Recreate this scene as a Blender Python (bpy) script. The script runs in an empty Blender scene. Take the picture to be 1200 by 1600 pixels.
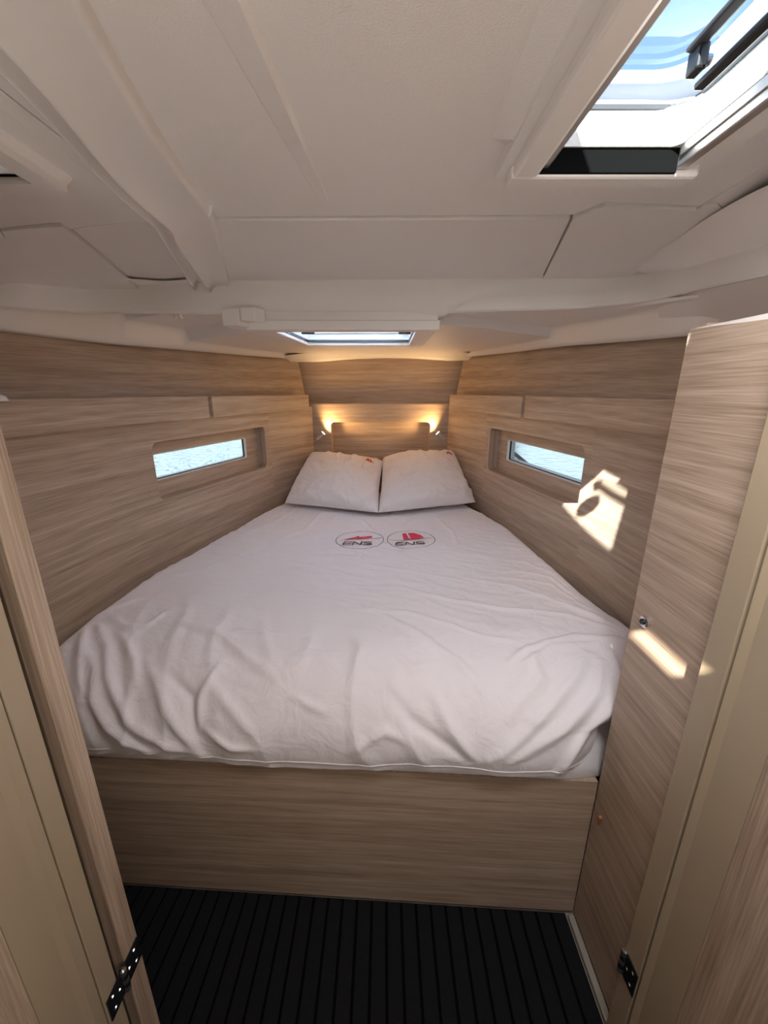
import bpy, bmesh, math, random
from mathutils import Vector, noise
from mathutils.bvhtree import BVHTree
C = bpy.context.scene.collection
sc = bpy.context.scene
random.seed(7)
Z0 = 1.5            # eye height over the cabin sole; shapes below are written relative to the eye

# ---------------------------------------------------------------- camera
cam = bpy.data.cameras.new('camera')
cam.sensor_fit = 'HORIZONTAL'; cam.sensor_width = 36; cam.lens = 630/1200*36
cam.clip_start = .02; cam.clip_end = 500
co = bpy.data.objects.new('camera', cam); C.objects.link(co)
co.location = (0, 0, Z0); co.rotation_euler = (math.radians(90)-math.atan(188/630), 0, 0)
sc.camera = co

# ---------------------------------------------------------------- world, sun, exposure
SUN = Vector((.55, 1.13, -1.0)).normalized()
w = bpy.data.worlds.new('world'); sc.world = w; w.use_nodes = True
N = w.node_tree.nodes; L = w.node_tree.links
bg = N['Background']
tc = N.new('ShaderNodeTexCoord'); sep = N.new('ShaderNodeSeparateXYZ'); L.new(tc.outputs['Generated'], sep.inputs[0])
rp = N.new('ShaderNodeValToRGB'); L.new(sep.outputs['Z'], rp.inputs[0])
rp.color_ramp.elements[0].position = 0; rp.color_ramp.elements[0].color = (.80, .88, .95, 1)
rp.color_ramp.elements[1].position = .75; rp.color_ramp.elements[1].color = (.21, .40, .80, 1)
e = rp.color_ramp.elements.new(.25); e.color = (.50, .68, .92, 1)
nz = N.new('ShaderNodeTexNoise'); nz.inputs['Scale'].default_value = 3.2; nz.inputs['Detail'].default_value = 6
L.new(tc.outputs['Generated'], nz.inputs['Vector'])
r2 = N.new('ShaderNodeValToRGB'); L.new(nz.outputs['Fac'], r2.inputs[0])
r2.color_ramp.elements[0].position = .5; r2.color_ramp.elements[0].color = (0, 0, 0, 1)
r2.color_ramp.elements[1].position = .8; r2.color_ramp.elements[1].color = (.6, .6, .6, 1)
mx = N.new('ShaderNodeMixRGB'); L.new(r2.outputs[0], mx.inputs[0]); L.new(rp.outputs[0], mx.inputs[1])
mx.inputs[2].default_value = (.9, .93, .97, 1)
L.new(mx.outputs[0], bg.inputs[0]); bg.inputs[1].default_value = 1.15
s = bpy.data.lights.new('sun', 'SUN'); s.energy = 32; s.angle = math.radians(.6); s.color = (1, .93, .82)
so = bpy.data.objects.new('sun', s); C.objects.link(so)
so.rotation_euler = SUN.to_track_quat('-Z', 'Y').to_euler()

def area(name, loc, aim, sx, sy, power, col=(1, 1, 1)):
    a = bpy.data.lights.new(name, 'AREA'); a.shape = 'RECTANGLE'; a.size = sx; a.size_y = sy; a.energy = power; a.color = col
    o = bpy.data.objects.new(name, a); C.objects.link(o); o.location = (loc[0], loc[1], loc[2]+Z0)
    o.rotation_euler = (Vector(aim)-Vector(loc)).to_track_quat('-Z', 'Y').to_euler(); return o
# lamps for daylight through unseen saloon windows, the companionway and the deck hatches
area('unseen_window_lamp', (-1.42, -1.2, .0), (0, .2, .15), 1.6, .4, 10, (1, .98, .96))
area('unseen_window_lamp', (1.42, -1.2, .0), (0, .2, .15), 1.6, .4, 5, (1, .98, .96))
area('companionway_daylight', (0, -2.3, .1), (0, 1, .2), .7, .5, 2.5, (1, .97, .95))
area('hatch_daylight', (-.13, 1.82, .34), (-.13, 1.82, -1), .5, .4, 66, (.95, .96, 1))
area('hatch_daylight', (.34, .33, .332), (.31, .42, -1), .14, .28, 5.6, (.98, .98, 1))

area('added_uplight', (-.2, -.45, -.41), (-.1, -.2, 1), .6, .35, 5, (1, .95, .90))  # fill lamp added out of view to lift the ceiling
vs = sc.view_settings; vs.view_transform = 'Standard'; vs.look = 'None'; vs.gamma = 1; vs.use_curve_mapping = False
vs.exposure = 0.36
try: sc.cycles.use_denoising = True
except Exception: pass
sc.cycles.max_bounces = 10; sc.cycles.diffuse_bounces = 7; sc.cycles.sample_clamp_indirect = 6
sc.cycles.transparent_max_bounces = 12

# ---------------------------------------------------------------- materials
def newmat(name):
    m = bpy.data.materials.new(name); m.use_nodes = True
    return m, m.node_tree.nodes, m.node_tree.links, m.node_tree.nodes['Principled BSDF']
def plain(name, col, rough=.5, metal=0, bump=0, bscale=300, spec=.5, coat=0):
    m, N, L, b = newmat(name)
    b.inputs['Base Color'].default_value = (*col, 1); b.inputs['Roughness'].default_value = rough
    b.inputs['Metallic'].default_value = metal; b.inputs['Specular IOR Level'].default_value = spec
    b.inputs['Coat Weight'].default_value = coat
    t = N.new('ShaderNodeTexCoord'); n = N.new('ShaderNodeTexNoise'); n.inputs['Scale'].default_value = bscale
    n.inputs['Detail'].default_value = 3; L.new(t.outputs['Object'], n.inputs['Vector'])
    if bump:
        bp = N.new('ShaderNodeBump'); bp.inputs['Strength'].default_value = bump; bp.inputs['Distance'].default_value = .002
        L.new(n.outputs['Fac'], bp.inputs['Height']); L.new(bp.outputs[0], b.inputs['Normal'])
    else:
        mr = N.new('ShaderNodeMapRange'); mr.inputs['To Min'].default_value = rough*.9; mr.inputs['To Max'].default_value = min(1, rough*1.1)
        L.new(n.outputs['Fac'], mr.inputs['Value']); L.new(mr.outputs[0], b.inputs['Roughness'])
    return m
def wood(name, lo, mid, hi, rough=.42, sc_=1.0):
    m, N, L, b = newmat(name)
    t = N.new('ShaderNodeTexCoord')
    def nz(su, sv, det, dist=0):
        mp = N.new('ShaderNodeMapping'); mp.inputs['Scale'].default_value = (su*sc_, sv*sc_, 1); L.new(t.outputs['UV'], mp.inputs[0])
        n = N.new('ShaderNodeTexNoise'); n.inputs['Scale'].default_value = 1; n.inputs['Detail'].default_value = det
        n.inputs['Distortion'].default_value = dist; L.new(mp.outputs[0], n.inputs['Vector']); return n
    a = nz(1.3, 42, 6, .4); f = nz(7, 300, 4); br = nz(.5, 5, 2)
    ad = N.new('ShaderNodeMath'); ad.operation = 'MULTIPLY_ADD'; ad.inputs[1].default_value = .48; L.new(a.outputs['Fac'], ad.inputs[0])
    ml = N.new('ShaderNodeMath'); ml.operation = 'MULTIPLY'; ml.inputs[1].default_value = .48; L.new(f.outputs['Fac'], ml.inputs[0])
    L.new(ml.outputs[0], ad.inputs[2])
    a2 = N.new('ShaderNodeMath'); a2.operation = 'MULTIPLY_ADD'; a2.inputs[1].default_value = .2; L.new(br.outputs['Fac'], a2.inputs[0]); L.new(ad.outputs[0], a2.inputs[2])
    r = N.new('ShaderNodeValToRGB'); L.new(a2.outputs[0], r.inputs[0])
    r.color_ramp.elements[0].position = .40; r.color_ramp.elements[0].color = (*lo, 1)
    r.color_ramp.elements[1].position = .74; r.color_ramp.elements[1].color = (*hi, 1)
    e = r.color_ramp.elements.new(.56); e.color = (*mid, 1)
    L.new(r.outputs[0], b.inputs['Base Color']); b.inputs['Roughness'].default_value = rough
    bp = N.new('ShaderNodeBump'); bp.inputs['Strength'].default_value = .25; bp.inputs['Distance'].default_value = .0006
    L.new(f.outputs['Fac'], bp.inputs['Height']); L.new(bp.outputs[0], b.inputs['Normal'])
    return m
OAK = wood('oak_veneer', (.225, .158, .110), (.385, .280, .203), (.545, .425, .325))
BEIGE = plain('beige_laminate', (.36, .28, .19), .45, bump=.05, bscale=600)
LIN = plain('cream_vinyl_headliner', (.78, .735, .69), .34, bump=.4, bscale=480)
TRIMW = plain('cream_moulded_trim', (.76, .715, .67), .38, bump=.05, bscale=500)
ALU = plain('satin_aluminium', (.55, .53, .52), .3, metal=.9)
CHR = plain('chrome', (.8, .8, .82), .12, metal=1)
BLK = plain('black_rubber', (.012, .012, .013), .5)
BLKG = plain('black_gloss_metal', (.02, .02, .022), .22, metal=.3)
GREY = plain('dark_grey_plastic', (.05, .05, .055), .35)
WHITE = plain('white_gelcoat', (.78, .78, .76), .3)
CARPET = plain('black_woven_carpet', (.013, .013, .0145), .95, bump=1, bscale=900, spec=.1)
CARP2 = plain('black_groove', (.003, .003, .003), .95, spec=.05)
SOLE = plain('grey_beige_sole', (.30, .27, .23), .5)
RED = plain('red_print', (.50, .012, .045), .75)
INK = plain('grey_brown_print', (.13, .095, .095), .8)
COP = plain('copper_catch', (.55, .22, .14), .35, metal=.6)
HULL = plain('hull_white', (.75, .75, .73), .4)
GAPSHADE = plain('rebate_shade_brown', (.045, .032, .022), .6)  # shade of the door gap put into the colour
EDGE = plain('oak_edge_band', (.50, .37, .27), .4)
def cloth(name, col, fine=1.0):
    m, N, L, b = newmat(name)
    b.inputs['Base Color'].default_value = (*col, 1); b.inputs['Roughness'].default_value = .85
    b.inputs['Specular IOR Level'].default_value = .25; b.inputs['Sheen Weight'].default_value = .25
    t = N.new('ShaderNodeTexCoord')
    n = N.new('ShaderNodeTexNoise'); n.inputs['Scale'].default_value = 14; n.inputs['Detail'].default_value = 7; n.inputs['Distortion'].default_value = .7
    L.new(t.outputs['Object'], n.inputs['Vector'])
    n2 = N.new('ShaderNodeTexNoise'); n2.inputs['Scale'].default_value = 700; L.new(t.outputs['Object'], n2.inputs['Vector'])
    b1 = N.new('ShaderNodeBump'); b1.inputs['Strength'].default_value = .6*fine; b1.inputs['Distance'].default_value = .012
    L.new(n.outputs['Fac'], b1.inputs['Height'])
    b2 = N.new('ShaderNodeBump'); b2.inputs['Strength'].default_value = .25; b2.inputs['Distance'].default_value = .0006
    L.new(n2.outputs['Fac'], b2.inputs['Height']); L.new(b1.outputs[0], b2.inputs['Normal']); L.new(b2.outputs[0], b.inputs['Normal'])
    return m
DUV = cloth('white_cotton_duvet', (.84, .79, .815)); PIL = cloth('white_cotton_pillow', (.80, .75, .745), 1.3); SHEET = cloth('white_sheet', (.78, .74, .75), .5)
def glass(name, tint, rough=0.0, alpha=.12):
    m, N, L, b = newmat(name)
    tr = N.new('ShaderNodeBsdfTransparent'); tr.inputs[0].default_value = (*tint, 1)
    gl = N.new('ShaderNodeBsdfGlossy'); gl.inputs['Roughness'].default_value = rough
    fr = N.new('ShaderNodeLayerWeight'); fr.inputs[0].default_value = .12
    mq = N.new('ShaderNodeMath'); mq.operation = 'MULTIPLY'; mq.inputs[1].default_value = .5; L.new(fr.outputs['Fresnel'], mq.inputs[0])
    mx = N.new('ShaderNodeMixShader'); L.new(mq.outputs[0], mx.inputs[0]); L.new(tr.outputs[0], mx.inputs[1]); L.new(gl.outputs[0], mx.inputs[2])
    L.new(mx.outputs[0], N['Material Output'].inputs[0]); return m
GLASS = glass('window_acrylic', (.93, .96, .97)); HGLASS = glass('hatch_acrylic', (.86, .93, .98))
def skirtmat():
    m, N, L, b = newmat('frosted_acrylic_skirt')
    tl = N.new('ShaderNodeBsdfTranslucent'); tl.inputs[0].default_value = (.60, .66, .74, 1)
    df = N.new('ShaderNodeBsdfDiffuse'); df.inputs[0].default_value = (.5, .53, .57, 1)
    mx = N.new('ShaderNodeMixShader'); mx.inputs[0].default_value = .45; L.new(tl.outputs[0], mx.inputs[1]); L.new(df.outputs[0], mx.inputs[2])
    L.new(mx.outputs[0], N['Material Output'].inputs[0]); return m
SKIRT = skirtmat()
def emit(name, col, st):
    m, N, L, b = newmat(name); b.inputs['Emission Color'].default_value = (*col, 1); b.inputs['Emission Strength'].default_value = st
    b.inputs['Base Color'].default_value = (.9, .85, .75, 1); return m
LENS = emit('lit_lamp_lens', (1, .9, .62), 3.2)
def watermat():
    m, N, L, b = newmat('sea_water')
    b.inputs['Base Color'].default_value = (.10, .145, .165, 1); b.inputs['Roughness'].default_value = .10
    t = N.new('ShaderNodeTexCoord'); n = N.new('ShaderNodeTexNoise'); n.inputs['Scale'].default_value = 5; n.inputs['Detail'].default_value = 4
    n.inputs['Distortion'].default_value = .9
    L.new(t.outputs['Object'], n.inputs['Vector']); bp = N.new('ShaderNodeBump'); bp.inputs['Distance'].default_value = .16; bp.inputs['Strength'].default_value = .9
    L.new(n.outputs['Fac'], bp.inputs['Height']); L.new(bp.outputs[0], b.inputs['Normal']); return m
WATER = watermat()

# ---------------------------------------------------------------- helpers
def woodvert(m): return m in (OAK,)
def autouv(me, grain):
    uv = me.uv_layers.new(name='UVMap'); off = random.random()*7
    for p in me.polygons:
        n = p.normal
        for li in p.loop_indices:
            P = me.vertices[me.loops[li].vertex_index].co
            if grain == 'v':
                h = P.y if abs(n.x) > abs(n.y) else P.x
                u, v = (P.z, h+.3*P.x) if abs(n.z) < .8 else (P.y, P.x)
            else:
                if abs(n.z) > .7: u, v = P.y, P.x
                elif abs(n.x) > abs(n.y): u, v = P.y, P.z
                else: u, v = P.x, P.z
            uv.data[li].uv = (u+off, v+off*.37)
def mk(name, verts, faces, mat, parent=None, smooth=False, grain='h', uvs=None, kind=None, bevel=0, recalc=True):
    """verts relative to the eye; becomes one mesh object with its origin at its base"""
    V = [Vector(v)+Vector((0, 0, Z0)) for v in verts]
    me = bpy.data.meshes.new(name); 
    if parent is not None: base = parent_world(parent)
    else:
        base = Vector((sum(v.x for v in V)/len(V), sum(v.y for v in V)/len(V), min(v.z for v in V)))
    me.from_pydata([v-base for v in V], [], faces); me.update()
    if recalc:
        bm = bmesh.new(); bm.from_mesh(me); bmesh.ops.recalc_face_normals(bm, faces=bm.faces); bm.to_mesh(me); bm.free()
    if uvs:
        uv = me.uv_layers.new(name='UVMap')
        for p in me.polygons:
            for li in p.loop_indices: uv.data[li].uv = uvs[me.loops[li].vertex_index]
    else: autouv(me, grain)
    me.materials.append(mat)
    if smooth:
        for p in me.polygons: p.use_smooth = True
    o = bpy.data.objects.new(name, me); C.objects.link(o)
    if parent is not None: o.parent = parent
    else: o.location = base
    if kind: o['kind'] = kind
    if bevel:
        b = o.modifiers.new('bevel', 'BEVEL'); b.width = bevel; b.segments = 2; b.limit_method = 'ANGLE'; b.angle_limit = math.radians(35)
        b.harden_normals = False
    return o
def parent_world(p):
    b = Vector((0, 0, 0))
    while p is not None: b = b+Vector(p.location); p = p.parent
    return b
def empty(name, loc, label=None, cat=None, group=None):
    o = bpy.data.objects.new(name, None); C.objects.link(o); o.location = (loc[0], loc[1], loc[2]+Z0); o.empty_display_size = .05
    return tag(o, label, cat, group) if label else o
def tag(o, label, cat, group=None):
    o['label'] = label; o['category'] = cat
    if group: o['group'] = group
    return o
def boxg(x0, x1, y0, y1, z0, z1):
    v = [(x, y, z) for z in (z0, z1) for y in (y0, y1) for x in (x0, x1)]
    return v, [(0, 1, 3, 2), (4, 6, 7, 5), (0, 4, 5, 1), (2, 3, 7, 6), (0, 2, 6, 4), (1, 5, 7, 3)]
def box(name, x0, x1, y0, y1, z0, z1, mat, parent=None, bevel=.002, grain='h', kind=None):
    v, f = boxg(x0, x1, y0, y1, z0, z1); return mk(name, v, f, mat, parent, bevel=bevel, grain=grain, kind=kind)
def joinv(*parts):
    V = []; F = []
    for v, f in parts:
        o = len(V); V += list(v); F += [tuple(i+o for i in q) for q in f]
    return V, F
def prism(poly, z0, z1, zf=None):
    """poly list (x,y), extruded between z0 and z1 (or offsets on zf)"""
    n = len(poly); g = zf or (lambda x, y: 0)
    v = [(x, y, g(x, y)+z0) for x, y in poly]+[(x, y, g(x, y)+z1) for x, y in poly]
    return v, [tuple(range(n))[::-1], tuple(range(n, 2*n))]+[(i, (i+1) % n, (i+1) % n+n, i+n) for i in range(n)]
def rrect(x0, x1, y0, y1, r, n=6):
    P = []
    for cx, cy, a0 in ((x1-r, y0+r, -90), (x1-r, y1-r, 0), (x0+r, y1-r, 90), (x0+r, y0+r, 180)):
        for k in range(n+1):
            a = math.radians(a0+90*k/n); P.append((cx+r*math.cos(a), cy+r*math.sin(a)))
    return P
def fill2d(loops):
    bm = bmesh.new(); E = []
    for lp in loops:
        vs_ = [bm.verts.new((p[0], p[1], 0)) for p in lp]
        E += [bm.edges.new((vs_[i], vs_[(i+1) % len(vs_)])) for i in range(len(vs_))]
    bmesh.ops.triangle_fill(bm, edges=E, use_beauty=True)
    bm.verts.index_update(); pts = [(v.co.x, v.co.y) for v in bm.verts]; F = [tuple(v.index for v in f.verts) for f in bm.faces]; bm.free()
    return pts, F
def refine(pts, ff, lim):
    bm = bmesh.new(); vv = [bm.verts.new((x, y, 0)) for x, y in pts]
    for q in ff: bm.faces.new([vv[i] for i in q])
    for _ in range(6):
        big = [e for e in bm.edges if e.calc_length() > lim]
        if not big: break
        bmesh.ops.subdivide_edges(bm, edges=big, cuts=1); bmesh.ops.triangulate(bm, faces=bm.faces)
    bm.verts.index_update(); p = [(v.co.x, v.co.y) for v in bm.verts]; F = [tuple(v.index for v in f.verts) for f in bm.faces]; bm.free(); return p, F
def tube(P, r, n=10, cap=True):
    V = []; F = []; P = [Vector(p) for p in P]
    R = r if isinstance(r, (list, tuple)) else [r]*len(P)
    for i, p in enumerate(P):
        d = (P[min(i+1, len(P)-1)]-P[max(i-1, 0)]).normalized()
        a = d.cross(Vector((0, 0, 1)) if abs(d.z) < .9 else Vector((1, 0, 0))).normalized(); b = d.cross(a)
        for k in range(n):
            t = 2*math.pi*k/n; V.append(tuple(p+a*math.cos(t)*R[i]+b*math.sin(t)*R[i]))
    for i in range(len(P)-1):
        for k in range(n): F.append((i*n+k, i*n+(k+1) % n, (i+1)*n+(k+1) % n, (i+1)*n+k))
    if cap: F += [tuple(range(n))[::-1], tuple(range((len(P)-1)*n, len(P)*n))]
    return V, F
def loft(rows, closed=False):
    n = len(rows[0]); V = [p for r in rows for p in r]; F = []
    for i in range(len(rows)-1):
        for k in range(n if closed else n-1):
            F.append((i*n+k, i*n+(k+1) % n, (i+1)*n+(k+1) % n, (i+1)*n+k))
    return V, F
def ss(a, b, x):
    t = max(0, min(1, (x-a)/(b-a))); return t*t*(3-2*t)
def interp(T, x):
    if x <= T[0][0]: return T[0][1]
    for (a, b), (c, d) in zip(T, T[1:]):
        if x <= c: return b+(d-b)*(x-a)/(c-a)
    return T[-1][1]

# ---------------------------------------------------------------- plans of the hull sides
def fillet(P, h=.12, n=6):
    out = [P[0]]
    for a, b, c in zip(P, P[1:], P[2:]):
        A, B, D = Vector(a), Vector(b), Vector(c)
        p0 = B+(A-B).normalized()*h; p2 = B+(D-B).normalized()*h
        for k in range(n+1):
            t = k/n; q = p0*(1-t)**2+B*2*t*(1-t)+p2*t*t; out.append((q.x, q.y))
    out.append(P[-1]); return out
PL = fillet([(-1.14, .3), (-1.087, .80), (-1.06, 1.05), (-1.002, 1.5), (-.691, 2.6), (-.51, 2.95)])
PR = fillet([(.83, .3), (.81, 1.05), (.791, 1.45), (.602, 2.5), (.46, 2.95)])
def offset(P, d):
    """offset towards the outside (away from x=0) by d"""
    out = []
    for i, p in enumerate(P):
        a = Vector(P[max(i-1, 0)]); b = Vector(P[min(i+1, len(P)-1)]); t = (b-a).normalized(); n = Vector((t.y, -t.x))
        if n.x*p[0] < 0: n = -n
        out.append((p[0]+n.x*d, p[1]+n.y*d))
    return out
def arc(P):
    s = [0]
    for a, b in zip(P, P[1:]): s.append(s[-1]+(Vector(b)-Vector(a)).length)
    return s
def xat(P, y):
    for a, b in zip(P, P[1:]):
        if a[1] <= y <= b[1]: return a[0]+(b[0]-a[0])*(y-a[1])/(b[1]-a[1])
    return P[-1][0] if y > P[-1][1] else P[0][0]
def strip(P, z0, z1, zf0=None, zf1=None):
    S = arc(P); r0 = []; r1 = []; uv = []
    for i, (x, y) in enumerate(P):
        r0.append((x, y, z0 if zf0 is None else zf0(y))); r1.append((x, y, z1 if zf1 is None else zf1(y)))
    uv = [(S[i], r0[i][2]) for i in range(len(P))]+[(S[i], r1[i][2]) for i in range(len(P))]
    V, F = loft([r0, r1]); return V, F, uv

def side_wall(side, P, ya, yb, num):
    """lower veneer wall with a window recess between ya and yb (y stations on the straight run)"""
    zb, zt = -1.5, -.10
    xa, xb = xat(P, ya-.04), xat(P, yb+.04)
    A = Vector((xa, ya-.04)); B = Vector((xb, yb+.04)); T = (B-A).normalized(); Ln = (B-A).length
    nrm = Vector((T.y, -T.x)); nrm = nrm if nrm.x*A.x > 0 else -nrm      # outward
    def m3(u, z, d=0): q = A+T*u+nrm*d; return (q.x, q.y, z)
    V = []; F = []; UV = []
    for seg in ([p for p in P if p[1] < A.y-1e-4]+[tuple(A)], [tuple(B)]+[p for p in P if p[1] > B.y+1e-4]):
        v, f, uv = strip(seg, zb, zt); o = len(V); V += v; F += [tuple(i+o for i in q) for q in f]; UV += [(a+(0 if seg[0][1] < 1 else 3.2), b) for a, b in uv]
    cosT = T.y
    u0, u1 = .04/cosT, Ln-.04/cosT
    zr0, zr1 = -.452, -.20
    hole = rrect(u0, u1, zr0, zr1, .032, 6)
    pts, ff = fill2d([[(0, zb), (Ln, zb), (Ln, zt), (0, zt)], hole])
    o = len(V); V += [m3(u, z) for u, z in pts]; F += [tuple(i+o for i in q) for q in ff]; UV += [(u+1.3, z) for u, z in pts]
    wall = mk('wall_'+side, V, F, OAK, uvs=UV, kind='structure', recalc=False)
    # recess box
    def scl(lp, d): return rrect(u0-d, u1+d, zr0-d, zr1+d, .032, 6)
    rows = [[m3(u, z, d) for u, z in scl(None, e_)] for e_, d in ((0, 0), (-.002, .0015), (-.003, .006))]
    Vr, Fr = loft(rows, True); mk('recess_edge', Vr, Fr, EDGE, wall, smooth=True)
    dep = .062
    rows = [[m3(u, z, d) for u, z in scl(None, -.003)] for d in (.006, dep)]
    Vr, Fr = loft(rows, True); n = len(hole); mk('recess_reveal', Vr, Fr, OAK, wall, uvs=[(p[0]*1, q*.1) for q in (0, .6) for p in scl(None, 0)])
    # window in the back of the recess
    p0, p1, q0, q1 = u0+.03, u1-.125, -.372, -.262
    pane = rrect(p0, p1, q0, q1, .010, 4)
    pts, ff = fill2d([scl(None, -.003), pane])
    mk('recess_back', [m3(u, z, dep) for u, z in pts], ff, OAK, wall, uvs=[(u, z+.77) for u, z in pts], recalc=False)
    win = bpy.data.objects.new('window_%d' % num, None); C.objects.link(win); win['kind'] = 'structure'
    c = m3((p0+p1)/2, q0, dep); win.location = (c[0], c[1], c[2]+Z0)
    def pr(d): return rrect(p0-d, p1+d, q0-d, q1+d, .010+d, 4)
    rows = [[m3(u, z, d) for u, z in pr(e_)] for e_, d in ((.0035, dep-.0015), (.0005, dep-.002), (0, dep+.012))]
    Vr, Fr = loft(rows, True); mk('window_frame', Vr, Fr, WHITE, win, smooth=True)
    rows = [[m3(u, z, d) for u, z in pr(e_)] for e_, d in ((0, dep+.012), (-.003, dep+.013), (-.003, dep+.022))]
    Vr, Fr = loft(rows, True); mk('gasket', Vr, Fr, BLK, win)
    pts = pr(.004)
    Vg = [m3(u, z, d) for d in (dep+.022, dep+.028) for u, z in pts]; k = len(pts)
    mk('glass_pane', Vg, [tuple(range(k)), tuple(range(k, 2*k))[::-1]]+[(i, (i+1) % k, (i+1) % k+k, i+k) for i in range(k)], GLASS, win)
    for (fu, z) in ((.45, q1+.022), (.47, q0-.022), (1.03, q1+.018), (1.03, q0-.0), (.02, q1+.022), (.02, q0-.022)):
        u = p0+(p1-p0)*fu; cc = m3(u, z, dep-.0005); ee = m3(u, z, dep-.003)
        v, f = tube([cc, ee], [.0048, .0042], 10); mk('screw_cap', v, f, EDGE, win)
    # outer hull skin with the window opening
    ho = rrect(p0-.01, p1+.10, q0-.01, q1+.01, .015, 4)
    pts, ff = fill2d([[(-.1, -1.45), (Ln+.1, -1.45), (Ln+.1, .5), (-.1, .5)], ho])
    V2 = [m3(u, z, .16) for u, z in pts]; F2 = list(ff)
    rows = [[m3(u, z, d) for u, z in rrect(p0-.01, p1+.10, q0-.01, q1+.01, .015, 4)] for d in (dep+.028, .16)]
    v, f = loft(rows, True); V2, F2 = joinv((V2, F2), (v, f))
    PO = offset(P, .16)
    for seg in ([p for p in PO if p[1] < A.y], [p for p in PO if p[1] > B.y]):
        for z_a, z_b in ((-1.5, .0), (.0, .14), (.14, .5)):
            v, f, _ = strip(seg, z_a, z_b)
            V2, F2 = joinv((V2, F2), (v, f))
    hs = mk('hull_side', V2, F2, HULL, wall, recalc=False)
    return wall
WL = side_wall('left', PL, 1.665, 2.49, 1)
WR = side_wall('right', PR, 1.548, 2.405, 2)

# heights of the wall tops
ZTL = [(.3, .125), (1.25, .15), (1.65, .155), (2.0, .166), (2.95, .196)]
ZTR = [(.3, .10), (.82, .112), (1.25, .134), (1.9, .172), (2.95, .206)]
def upper(P, T, wall, top_extra):
    a = offset(P, .035); b = offset(P, .095)
    a[-1] = (a[-1][0], 2.955); b[-1] = (b[-1][0], 2.955)
    rows = [[(x, y, -.11) for x, y in a], [(x2, y2, interp(T, y2)+.03) for x2, y2 in b]]
    S = arc(a); n = len(a)
    rows.insert(1, [mid3(p, q, .45) for p, q in zip(rows[0], rows[1])])
    V, F = loft(rows)
    mk('upper_panel', V, F, OAK, wall, uvs=[(s_+5, -.1) for s_ in S]+[(s_+5, .03) for s_ in S]+[(s_+5, .15) for s_ in S], smooth=True)
def mid3(a, b, t): return tuple(a[i]+(b[i]-a[i])*t for i in range(3))
upper(PL, ZTL, WL, 0); upper(PR, ZTR, WR, 0)

# shelves with split front boards
def shelf(side, P, yj, yend, label):
    F0 = offset(P, -.038); B0 = offset(P, .034)
    sh = empty('wall_shelf', (F0[len(F0)//2][0], yj, -.117), label, 'shelf')
    ys = [p[1] for p in P if p[1] < yend]+[yend]
    def at(PP, y): return (xat(PP, y), y)
    poly = [at(F0, y) for y in ys]; back = [at(B0, y) for y in ys]
    def slab(y0, y1, PA, PB, z0, z1):
        yy = [y0]+[p[1] for p in PA if y0 < p[1] < y1]+[y1]
        A_ = [at(PA, y) for y in yy]; B_ = [at(PB, y) for y in yy]
        rows = [[(*a, z0) for a in A_], [(*a, z1) for a in A_], [(*b, z1) for b in B_], [(*b, z0) for b in B_], [(*a, z0) for a in A_]]
        v, f = loft(rows); n = len(yy); f += [(0, n, 2*n, 3*n), (n-1, 2*n-1, 3*n-1, 4*n-1)][::1]
        uv = []
        for (r, zz) in ((0, z0), (1, z1), (2, z1+.02), (3, z0-.02), (4, z0)): uv += [(y*1.03, zz) for y in yy]
        return v, f, uv
    Fi = offset(P, -.012)
    zl, zh = -.118, -.020
    for y0, y1 in ((.5, yj-.013), (yj+.013, yend)):
        v, f, uv = slab(y0, y1, F0, Fi, zl, zh); uv = [(a+random.random()*0+y0*3, b+y0) for a, b in uv]
        mk('front_board', v, f, OAK, sh, uvs=uv, bevel=.0015)
    v, f, uv = slab(.5, yend, offset(P, -.011), B0, -.106, -.094); mk('shelf_board', v, f, OAK, sh, uvs=uv)
    v, f, uv = slab(yj-.03, yj+.03, offset(P, -.0), offset(P, .006), -.115, -.02); mk('joint_backing', v, f, OAK, sh, uvs=uv)
    return sh
shelf('left', PL, 1.985, 2.86, 'oak wall shelf with split front board above the left window')
shelf('right', PR, 1.975, 2.86, 'oak wall shelf with split front board above the right window')
v, f = tube([(-1.015, 1.10, -.024), (-1.015, 1.10, -.012), (-1.015, 1.10, -.006)], [.022, .018, .006], 16)
tag(mk('knob', v, f, WHITE, smooth=True), 'small white rounded knob at the near end of the left shelf', 'knob')

# ---------------------------------------------------------------- bow wall with niche
n0, n1 = -.382, .332
niche = [(n0, -.70), (n1, -.70)]+[(n1-.028+.028*math.cos(a), -.237+.028*math.sin(a)) for a in [math.radians(90*k/6) for k in range(7)]]+[(n0+.028-.028*math.cos(a), -.237+.028*math.sin(a)) for a in [math.radians(90-90*k/6) for k in range(7)]]
niche = [(n0, -.47)]+[(n1, -.47)]+niche[2:]
pts, ff = fill2d([[(-.60, -1.5), (.55, -1.5), (.55, -.088), (-.60, -.088)], niche])
WB = mk('wall_front', [(x, 2.95, z) for x, z in pts], ff, OAK, kind='structure', uvs=[(x, z) for x, z in pts], recalc=False)
k = len(niche)
V, F = loft([[(x, y, z) for x, z in niche] for y in (2.95, 3.06)], True)
mk('niche_reveal', V, F, OAK, WB)
mk('niche_back', [(x, 3.06, z) for x, z in ((n0, -.5), (n1, -.5), (n1, -.2), (n0, -.2))], [(0, 1, 2, 3)], OAK, WB, uvs=[(x+2, z+1.1) for x, z in ((n0, -.5), (n1, -.5), (n1, -.2), (n0, -.2))])
v, f = boxg(-.60, .55, 2.945, 2.975, -.090, -.082); mk('ledge', v, f, OAK, WB)
V = [(-.60, 2.972, -.085), (.55, 2.972, -.085), (.66, 2.99, .30), (-.70, 2.99, .30)]
mk('upper_panel', V, [(0, 1, 2, 3)], OAK, WB, uvs=[(p[0]+3, p[2]+.4) for p in V])
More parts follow.
